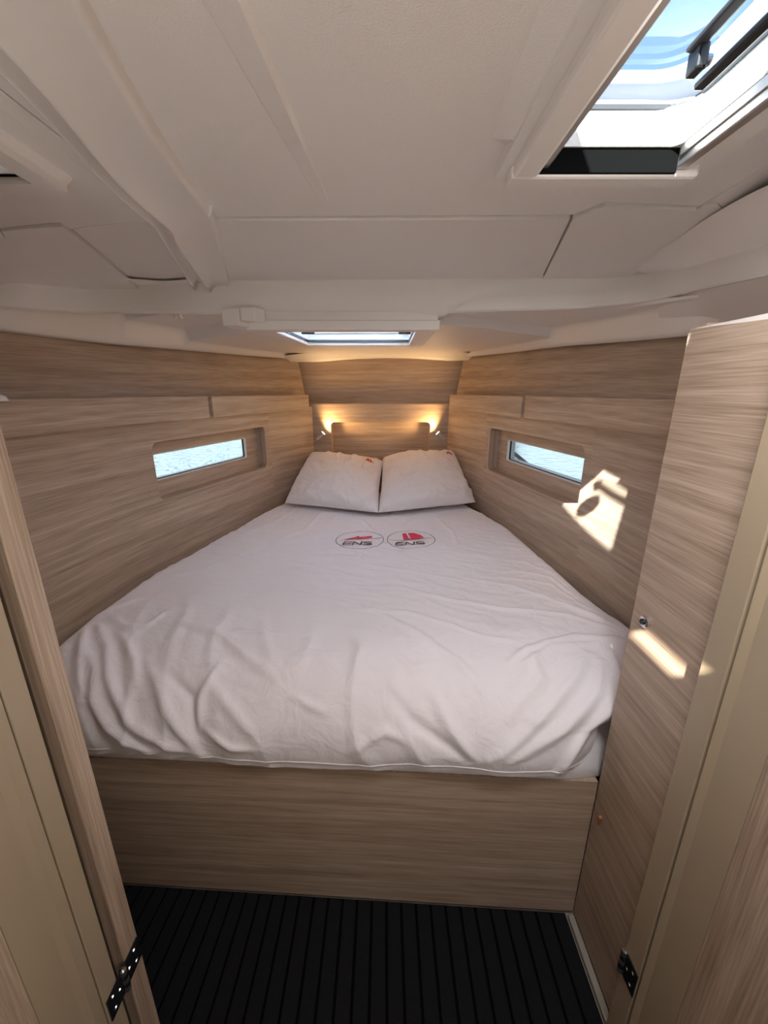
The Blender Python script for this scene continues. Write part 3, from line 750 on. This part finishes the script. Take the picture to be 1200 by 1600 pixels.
# ribbed carpet mats: separate strips
def mat_(x0, x1, xb0, xb1, n, label, y0=-.6):
    m = empty('floor_mat', ((x0+x1)/2, .3, -1.515), label, 'mat')
    v = [(x0, yf(x0)-.002, -1.514), (x1, yf(x1)-.002, -1.514), (xb1, y0, -1.514), (xb0, y0, -1.514)]; v += [(a, b, -1.506) for a, b, c in v]
    mk('backing', v, [(0, 1, 2, 3), (4, 7, 6, 5), (0, 4, 5, 1), (1, 5, 6, 2), (2, 6, 7, 3), (3, 7, 4, 0)], CARP2, m)
    for k in range(n):
        a, b = x0+(x1-x0)*(k+.08)/n, x0+(x1-x0)*(k+.92)/n; c, d = xb0+(xb1-xb0)*(k+.07)/n, xb0+(xb1-xb0)*(k+.93)/n
        v = [(a, yf(a)-.006, -1.507), (b, yf(b)-.006, -1.507), (d, y0, -1.507), (c, y0, -1.507)]; v += [(p, q, -1.5) for p, q, r in v]
        mk('ribbed_strip', v, [(0, 1, 2, 3), (4, 7, 6, 5), (0, 4, 5, 1), (1, 5, 6, 2), (2, 6, 7, 3), (3, 7, 4, 0)], CARPET, m, bevel=.002)
mat_(-1.06, -.262, -1.30, -.262, 19, 'black ribbed floor mat at the left, narrower strips', y0=-.6)
mat_(-.262, .545, -.262, .545, 18, 'black ribbed floor mat at the right beside the wardrobe', y0=-.6)
v, f = boxg(.550, .568, -.4, .812, -1.512, -1.497); mk('trim_3', v, f, SOLE, kind='structure', bevel=.003)

# ---------------------------------------------------------------- mattress and duvet
XL = [(.80, -1.01), (1.08, -.995), (1.30, -.975), (1.52, -.948), (1.75, -.903), (1.945, -.855), (2.306, -.765), (2.65, -.652), (2.93, -.50)]
XR = [(.84, .565), (.88, .70), (.95, .755), (1.34, .757), (1.653, .738), (1.85, .715), (2.046, .686), (2.489, .575), (2.93, .45)]
def prof(S):
    """(dy, z) of the duvet over the front edge by length S from the hem"""
    T = [(0, (.004, -.984)), (.03, (-.018, -.960)), (.07, (-.028, -.915)), (.11, (-.024, -.868)), (.16, (-.002, -.820)), (.21, (.035, -.778)), (.26, (.078, -.748)), (.32, (.135, -.722)), (.40, (.215, -.706)), (.55, (.36, -.698)), (3.0, (2.81, -.690))]
    for (a, p), (b, q) in zip(T, T[1:]):
        if S <= b:
            t = (S-a)/(b-a); return p[0]+(q[0]-p[0])*t, p[1]+(q[1]-p[1])*t
    return T[-1][1]
def prof_s(S):
    if S < .03: return prof(S)
    P_ = [prof(max(0, S+k*.012)) for k in range(-3, 4)]; return sum(p[0] for p in P_)/7, sum(p[1] for p in P_)/7
FOLDS = []
#FOLDS_BEGIN
FOLDS = [
([(-0.876, 0.311), (-0.812, 0.248), (-0.788, 0.177), (-0.735, 0.114), (-0.641, 0.051), (-0.57, 0.008)], 0.013, 0.02),
([(-0.9, 0.408), (-0.812, 0.316), (-0.765, 0.231), (-0.723, 0.181), (-0.664, 0.122), (-0.564, 0.072), (-0.476, 0.042)], 0.014, 0.02),
([(-0.812, 0.375), (-0.712, 0.282), (-0.682, 0.223)], 0.01, 0.016),
([(-0.929, 0.396), (-0.888, 0.316), (-0.853, 0.244), (-0.818, 0.177)], 0.01, 0.018),
([(-0.682, 0.286), (-0.594, 0.185), (-0.541, 0.122), (-0.494, 0.059)], 0.011, 0.02),
([(-0.606, 0.253), (-0.523, 0.194), (-0.494, 0.105)], -0.011, 0.015),
([(-0.458, 0.282), (-0.494, 0.202), (-0.494, 0.122)], 0.01, 0.016),
([(-0.653, 0.433), (-0.482, 0.37), (-0.376, 0.295), (-0.3, 0.248)], 0.009, 0.018),
([(-0.47, 0.227), (-0.411, 0.177), (-0.347, 0.126)], 0.008, 0.018),
([(-0.47, 0.122), (-0.405, 0.084), (-0.347, 0.08)], 0.008, 0.012),
([(-0.27, 0.316), (-0.211, 0.328), (-0.088, 0.32)], 0.004, 0.01),
([(-0.241, 0.206), (-0.194, 0.185), (-0.146, 0.173)], 0.006, 0.012),
([(-0.918, 0.715), (-0.753, 0.795), (-0.606, 1.077)], 0.004, 0.009),
([(-0.717, 0.884), (-0.482, 1.111), (-0.217, 1.157)], 0.004, 0.009),
([(-0.647, 0.825), (-0.488, 1.031), (-0.258, 1.082)], -0.003, 0.008),
([(-0.847, 0.69), (-0.6, 0.699), (-0.411, 0.631)], 0.003, 0.009),
([(-0.747, 0.619), (-0.423, 0.534), (-0.194, 0.505)], 0.003, 0.009),
([(-0.553, 0.408), (-0.376, 0.4), (-0.223, 0.383)], 0.004, 0.01),
([(-0.941, 0.471), (-0.859, 0.572), (-0.759, 0.619)], 0.005, 0.014),
([(-0.747, 0.4), (-0.717, 0.484), (-0.641, 0.492)], 0.005, 0.012),
([(-0.57, 0.955), (-0.305, 0.884), (-0.005, 0.732)], 0.003, 0.009),
([(-0.547, 0.699), (-0.264, 0.635), (0.036, 0.509)], 0.003, 0.009),
([(-0.547, 1.751), (-0.6, 1.465), (-0.741, 1.233)], 0.005, 0.012),
([(-0.376, 1.671), (-0.411, 1.317), (-0.547, 1.153)], 0.006, 0.012),
([(-0.27, 1.688), (-0.3, 1.368)], 0.005, 0.012),
([(-0.906, 0.476), (-0.8, 0.396), (-0.729, 0.417)], 0.006, 0.014),
([(0.736, 0.446), (0.636, 0.547), (0.477, 0.715), (0.301, 0.791)], 0.005, 0.01),
([(0.725, 0.433), (0.578, 0.513), (0.389, 0.568), (0.136, 0.631)], 0.005, 0.01),
([(0.713, 0.396), (0.572, 0.408), (0.407, 0.354), (0.348, 0.307)], 0.007, 0.012),
([(0.625, 0.387), (0.483, 0.362), (0.383, 0.303), (0.336, 0.248)], 0.007, 0.013),
([(0.607, 0.32), (0.56, 0.236), (0.454, 0.156), (0.319, 0.084)], 0.012, 0.02),
([(0.625, 0.278), (0.583, 0.202), (0.483, 0.097), (0.43, 0.0)], 0.012, 0.02),
([(0.578, 0.349), (0.519, 0.274), (0.401, 0.177), (0.266, 0.08)], 0.01, 0.018),
([(0.419, 0.345), (0.424, 0.269), (0.324, 0.181)], 0.008, 0.018),
([(0.124, 0.223), (0.165, 0.16), (0.23, 0.076)], 0.011, 0.018),
([(0.018, 0.219), (0.071, 0.164), (0.218, 0.076)], -0.009, 0.018),
([(0.036, 0.316), (0.077, 0.278), (0.142, 0.303)], 0.006, 0.012),
([(0.454, 0.8), (0.631, 0.741), (0.683, 0.56)], 0.004, 0.008),
([(0.525, 0.863), (0.654, 0.795), (0.683, 0.648)], 0.004, 0.008),
([(0.689, 0.488), (0.619, 0.61), (0.489, 0.661)], 0.004, 0.008),
([(-0.146, 0.724), (0.048, 0.686), (0.242, 0.598)], 0.003, 0.009),
([(-0.164, 0.938), (0.054, 0.842), (0.342, 0.749)], 0.003, 0.009),
([(-0.129, 0.547), (0.083, 0.513), (0.307, 0.4), (0.377, 0.383)], 0.004, 0.01),
([(-0.041, 0.539), (0.113, 0.391), (0.242, 0.265), (0.271, 0.206)], 0.005, 0.016),
([(-0.099, 0.383), (-0.064, 0.328), (-0.082, 0.295)], 0.004, 0.012),
([(0.301, 1.612), (0.354, 1.288), (0.342, 1.09)], 0.003, 0.012),
([(0.195, 1.612), (0.083, 1.38)], 0.005, 0.012),
([(-0.129, 1.511), (-0.052, 1.3)], 0.004, 0.012),
([(0.077, 1.772), (0.042, 1.465)], 0.004, 0.014),
([(-0.088, 0.084), (0.001, 0.139), (0.054, 0.118)], 0.007, 0.016),
([(0.36, 0.181), (0.389, 0.173), (0.407, 0.21)], 0.006, 0.014),
([(0.395, 0.993), (0.607, 0.947), (0.683, 0.821)], 0.003, 0.009),
([(0.648, 0.349), (0.636, 0.278), (0.601, 0.215)], 0.008, 0.016)]
#FOLDS_END
def segd(px, py, A, B):
    dx, dy = B[0]-A[0], B[1]-A[1]; l = dx*dx+dy*dy
    t = max(0, min(1, ((px-A[0])*dx+(py-A[1])*dy)/l)) if l else 0
    return math.hypot(px-A[0]-dx*t, py-A[1]-dy*t), t
def rn(x, y, seed):
    return 1-abs(noise.noise(Vector((x, y, seed))))*2
def wrinkle(X, S):
    w = 0
    # broad quilted undulation
    w += .010*noise.noise(Vector((X*2.2, S*2.0, 3)))+.006*noise.noise(Vector((X*5, S*4.5, 9)))
    wx = X+.06*noise.noise(Vector((X*3, S*3, 20))); wy = S+.06*noise.noise(Vector((X*3, S*3, 31)))
    top = ss(.35, .6, S)
    # long shallow creases that run mostly across the bed, swinging forward to the right
    q = wy+.28*wx+.10*wx*wx
    a = rn(wx*2.2, q*13, 5)
    w += .0045*top*max(0, a-.45)*(.6+.8*noise.noise(Vector((X*1.7, S*1.7, 77))))
    b = rn(wx*6, q*24, 11); w += .0022*top*max(0, b-.4)
    c = rn(wx*9+2*wy, wy*9-3*wx, 15); w += .0018*max(0, c-.35)
    # near the front the creases hang vertically
    fr = (1-ss(.30, .75, S))
    d = rn(wx*7+1.2*wy, wy*2.4, 41); w += .010*fr*max(0, d-.45)
    return w*1.35
def foldsum(X, S):
    w = 0
    for (P, h, wd) in FOLDS:
        x0 = min(p[0] for p in P)-3*wd; x1 = max(p[0] for p in P)+3*wd; y0 = min(p[1] for p in P)-3*wd; y1 = max(p[1] for p in P)+3*wd
        if not (x0 < X < x1 and y0 < S < y1): continue
        best = 9; bt = 0; n = len(P)-1
        for i in range(n):
            d, t = segd(X, S, P[i], P[i+1])
            if d < best: best = d; bt = (i+t)/n
        w += h*1.5*math.exp(-(best/(wd*.8))**2)*math.sin(math.pi*(.12+.76*bt))
    return w
NX, NS = 330, 330; SMAX = 2.14
V = []
for j in range(NS+1):
    t = j/NS; S = .0+(SMAX)*(t**1.25)
    dy, z = prof_s(S)
    for i in range(NX+1):
        s_ = i/NX
        ymid = .85+dy
        xl, xr = interp(XL, ymid), interp(XR, ymid)
        # pinch the hem towards the right corner
        if S < .18: xr -= .035*(1-S/.18)**2
        X = xl+(xr-xl)*s_
        y = yf(X)*(1-ss(.1, 1.2, S))+.85*ss(.1, 1.2, S)+dy
        el, er = X-xl, xr-X
        roll = .075*(max(0, 1-el/.075)**2.2)*ss(.1, .5, S)+.06*(max(0, 1-er/.07)**2.2)*ss(.4, .8, S)
        w = wrinkle(X, S)+foldsum(X, S)
        top = ss(.05, .38, S)
        nyv, nzv = -(1-top), .25+.75*top
        corner = max(0, 1-er/.16)**2*(1-ss(.1, .3, S))*.05
        V.append((X, y+nyv*w+corner, z-roll+nzv*w+.012*math.sin(X*7)*(1-ss(0, .12, S))))
F = [(j*(NX+1)+i, j*(NX+1)+i+1, (j+1)*(NX+1)+i+1, (j+1)*(NX+1)+i) for j in range(NS) for i in range(NX)]
tag(mk('duvet', V, F, DUV, smooth=True, recalc=False), 'white cotton duvet with two round prints spread over the bed', 'duvet')
DV = [Vector(v) for v in V]; BV = BVHTree.FromPolygons(DV, F)
# stitched hem along the front of the duvet
hem = []
for i in range(0, NX+1, 3): p = V[15*(NX+1)+i]; hem.append((p[0], p[1]-.0015, p[2]))
DUVET = [o for o in bpy.data.objects if o.name == 'duvet'][0]
v, f = tube(hem, .0014, 5); mk('hem_seam', v, f, SHEET, DUVET, smooth=True)
# mattress under it
rows = []
MP = [(-1.03, .955)]+[(interp(XL, y)+.02, y) for y in (1.1, 1.3, 1.5, 1.75, 1.95, 2.3, 2.65)]+[(-.485, 2.93), (.44, 2.93)]+[(interp(XR, y)-.02, y) for y in (2.5, 2.05, 1.85, 1.65, 1.35, 1.0)]+[(.73, .90), (.62, .87), (.575, .838), (.47, .828)]+[(x, yf(x)-.004+.01) for x in (.3, 0, -.3, -.6, -.95)]
def shrink(P, d):
    cx, cy = -.1, 1.7; return [(cx+(x-cx)*(1-d), cy+(y-cy)*(1-d)) for x, y in P]
for d, z in ((.03, -.985), (.008, -1.0), (-.003, -.99), (.006, -.96), (.015, -.92), (.04, -.86), (.09, -.80), (.14, -.76)):
    rows.append([(x, y, z) for x, y in shrink(MP, d)])
V_, F_ = loft(rows, True); n = len(MP); F_.append(tuple(range(n))[::-1]); F_.append(tuple(range(len(V_)-n, len(V_))))
tag(mk('mattress', V_, F_, SHEET, smooth=True), 'white covered mattress under the duvet on the oak base', 'mattress')

# ---------------------------------------------------------------- pillows
def pillow(bl, br, tl, tr, th, seed, label, flange=0):
    n = 90; Vt = []; Vb = []
    BL, BR, TL, TR = map(Vector, (bl, br, tl, tr))
    nrm = (BR-BL).cross(TL-BL).normalized()
    def pos(u, v):
        # soft pinch of the sides between the pointed corners
        e = .016
        uu = u+e*math.sin(math.pi*v)*(1-2*u); vv = v+e*math.sin(math.pi*u)*(1-2*v)
        return BL*(1-uu)*(1-vv)+BR*uu*(1-vv)+TL*(1-uu)*vv+TR*uu*vv
    def hgt(u, v):
        a = max(0, 1-abs(2*u-1)**2.6); b = max(0, 1-abs(2*v-1)**2.4)
        return (a*b)**.42
    for j in range(n+1):
        for i in range(n+1):
            u, v = i/n, j/n; p = pos(u, v); h = hgt(u, v)
            q = Vector((u*4, v*4, seed)); wx = u+.12*noise.noise(q); wy = v+.12*noise.noise(q+Vector((9, 3, 0)))
            edge = 1-min(1, 4*min(u, v, 1-u, 1-v))
            rad = math.atan2(v-.5, u-.5)
            w = .020*max(0, rn(wx*4.5, wy*2.2, seed+3)-.45)+.011*max(0, rn(wx*3, wy*8, seed+8)-.4)+.005*max(0, rn(wx*14, wy*12, seed+5)-.3)
            w += .006*edge*max(0, rn(rad*3.2, .3, seed+1)-.2)
            w += .012*noise.noise(Vector((u*2.5, v*2.5, seed+13)))
            Vt.append(p+nrm*(th*.62*h+w*min(1, h*2.2)+.001)); Vb.append(p-nrm*(th*.38*h+.001))
    V = [tuple(p) for p in Vt+Vb]; m = (n+1)**2; F = []
    for j in range(n):
        for i in range(n):
            a = j*(n+1)+i; F.append((a, a+1, a+n+2, a+n+1)); F.append((m+a, m+a+n+1, m+a+n+2, m+a+1))
    for i in range(n):
        for a, b in ((i, i+1), (n*(n+1)+i+1, n*(n+1)+i), ((i+1)*(n+1), i*(n+1)), (i*(n+1)+n, (i+1)*(n+1)+n)): F.append((b, a, m+a, m+b))
    o = tag(mk('pillow', V, F, PIL, smooth=True, recalc=False), label, 'pillow')
    # piped seam
    per = [(i/n, 0) for i in range(n)]+[(1, i/n) for i in range(n)]+[(1-i/n, 1) for i in range(n)]+[(0, 1-i/n) for i in range(n+1)]
    path = [tuple(pos(u, v)) for u, v in per[::2]]
    vv, ff_ = tube(path, .0022, 5, False); mk('seam', vv, ff_, SHEET, o, smooth=True)
    if flange:
        rows = []
        for k in range(2):
            rows.append([])
            for i in range(41):
                v = i/40*.86+.10; p = pos(1 if flange > 0 else 0, v); out = (BR-BL).normalized()*flange
                amp = .9+.8*noise.noise(Vector((v*7, seed, 2)))
                rows[k].append(tuple(p+out*(k*.026*amp-.004)+nrm*(k*.012*math.sin(v*33)-.004)+Vector((0, 0, -.010*k))))
        vv, ff_ = loft(rows); fl = mk('flap', vv, ff_, PIL, o, smooth=True); sd = fl.modifiers.new('solid', 'SOLIDIFY'); sd.thickness = .003
    bv = BVHTree.FromPolygons([Vector(q) for q in V], F)
    return o, pos, nrm, bv
pl = pillow((-.615, 2.42, -.662), (-.036, 2.212, -.662), (-.515, 2.895, -.425), (-.008, 2.88, -.478), .135, 2, 'left white pillow with tiny red sail print')
pr = pillow((-.032, 2.215, -.662), (.565, 2.41, -.655), (-.008, 2.88, -.462), (.495, 2.895, -.418), .140, 21, 'right white pillow with tiny red sail print', flange=1)

# ---------------------------------------------------------------- prints (flat ink on the cloth)
def tess(polys, n=5):
    """triangulate planar polygons and refine, 2D"""
    bm = bmesh.new()
    for P in polys:
        vs_ = [bm.verts.new((x, y, 0)) for x, y in P]
        if len(P) == 4: bm.faces.new(vs_)
        else: bmesh.ops.triangle_fill(bm, edges=[bm.edges.new((vs_[i], vs_[(i+1) % len(vs_)])) for i in range(len(vs_))], use_beauty=True)
    for _ in range(n):
        big = [e for e in bm.edges if e.calc_length() > .006]
        if not big: break
        bmesh.ops.subdivide_edges(bm, edges=big, cuts=1); bmesh.ops.triangulate(bm, faces=bm.faces)
    bm.verts.index_update(); V = [(v.co.x, v.co.y) for v in bm.verts]; F = [tuple(v.index for v in f.verts) for f in bm.faces]; bm.free(); return V, F
def stroke(P, w):
    out = []
    for a, b in zip(P, P[1:]):
        d = Vector((b[0]-a[0], b[1]-a[1])); l = d.length; d /= l; n_ = Vector((-d.y, d.x))*w/2; e = d*w*.25; k = max(1, int(l/.012))
        A = Vector(a)-e; B = Vector(b)+e
        for i in range(k):
            p = A.lerp(B, i/k); q = A.lerp(B, (i+1)/k); out.append([tuple(p-n_), tuple(q-n_), tuple(q+n_), tuple(p+n_)])
    return out
def ink(name, polys, mat, to3, parent, direction, bvh, lift=.0034):
    V2, F2 = tess(polys); V = []
    for x, y in V2:
        p = Vector(to3(x, y)); hit = bvh.ray_cast(p-direction*.3, direction)
        q = hit[0] if hit[0] is not None else p
        V.append(tuple(q-direction*lift))
    return mk(name, V, F2, mat, parent, smooth=True, recalc=False)
def emblem(cx, cy, kind):
    def to3(x, y): return (cx+x, cy+y, -.69)
    dn = Vector((0, 0, -1)); r, ry = .116, .122
    E_ = [(r*math.cos(a), ry*math.sin(a)) for a in [2*math.pi*k/56 for k in range(57)]]
    ink('printed_ring', stroke(E_, .0034), INK, to3, DUVET, dn, BV)
    # lettering ENS, slanted wide strokes
    def sl(P): return [(x+.15*y, y) for x, y in P]
    y0, h, wv = -.072, .040, .0088; L_ = []
    for P in ([(-.030, 0), (-.062, 0), (-.066, .008), (-.066, .032), (-.062, .040), (-.030, .040)], [(-.060, .020), (-.032, .020)],
              [(-.020, 0), (-.020, .040), (.018, 0), (.018, .040)],
              [(.030, 0), (.062, 0), (.066, .006), (.066, .016), (.062, .020), (.036, .020), (.031, .025), (.031, .035), (.036, .040), (.064, .040)]):
        L_ += stroke(sl([(x, y+y0) for x, y in P]), wv)
    ink('printed_letters', L_, INK, to3, DUVET, dn, BV)
    if kind == 'plane':
        ink('printed_arrow', [[(-.085, -.010), (.060, .030), (.056, .052), (-.002, .040), (-.012, .050), (-.022, .036)]], RED, to3, DUVET, dn, BV)
        ink('printed_line', stroke([(-.092, -.012), (-.03, .000), (.03, .012), (.105, .022)], .0042), INK, to3, DUVET, dn, BV)
    else:
        ink('printed_sail', [[(-.036, .0), (-.040, .075), (-.022, .088), (-.012, .030), (-.004, .0)][::-1], [(.002, .004), (-.012, .088), (.020, .088), (.050, .060), (.066, .020), (.040, .012)]], RED, to3, DUVET, dn, BV)
        ink('printed_line', stroke([(-.105, .002), (-.05, -.006), (0, -.006), (.04, .004), (.108, .016)], .0042), INK, to3, DUVET, dn, BV)
emblem(-.118, 1.845, 'plane'); emblem(.132, 1.845, 'sail')
for (o, pos, nrm, bv), (u, v) in ((pl, (.86, .80)), (pr, (.875, .80))):
    base = pos(u, v); ax = (pos(u+.05, v)-base).normalized(); ay = (pos(u, v+.05)-base).normalized()
    ink('printed_sail', [[(-.022, -.010), (-.004, .022), (.002, -.006)], [(.004, -.008), (.000, .028), (.026, -.010)]], RED, lambda x, y: base+ax*x*1.2+ay*y*1.2, o, -nrm, bv)

# ---------------------------------------------------------------- saloon behind the camera, sea outside
SA = box('wall_saloon', -1.62, -1.58, -2.6, .55, -1.5, .42, BEIGE, kind='structure', bevel=0)
box('saloon_side', 1.58, 1.62, -2.6, .55, -1.5, .42, BEIGE, SA, bevel=0)
for a in ((-1.62, -.4, -1.5, .42), (.4, 1.62, -1.5, .42), (-.4, .4, -1.5, -.5)): box('saloon_bulkhead', a[0], a[1], -2.62, -2.58, a[2], a[3], BEIGE, SA, bevel=0)
v = [(-120, -120, -1.05), (120, -120, -1.05), (120, 120, -1.05), (-120, 120, -1.05)]
box('low_light_blocker_top', -.75, .05, -1.0, -.22, -.46, -.43, BEIGE, SA, bevel=0)  # unseen slab added to keep low light off the bed base
box('low_light_blocker', -.72, -.14, -.98, -.24, -1.5, -.46, BEIGE, SA, bevel=0)  # unseen block added below it for the same shadow
# the sea starts outside the hull on either side
for n_, xs in enumerate(((-150, -1.9), (1.9, 150))):
    V = [(xs[0], -150, -1.02), (xs[1], -150, -1.02), (xs[1], 150, -1.02), (xs[0], 150, -1.02)]
    o = mk('sea_water', V, [(0, 1, 2, 3)], WATER); o['kind'] = 'stuff'; o['label'] = 'pale rippled sea outside the %s window' % ('left' if n_ == 0 else 'right'); o['category'] = 'water'
v, f = tube([(.90, 3.4, .30), (.955, 3.35, -.392), (.982, 2.565, -.498), (1.03, 1.6, -.63), (1.06, 1.0, -.71), (1.10, .75, .30)], .015, 8)
tag(mk('mooring_rope', v, f, BLK, smooth=True), 'dark rope slanting across the right window outside', 'rope')
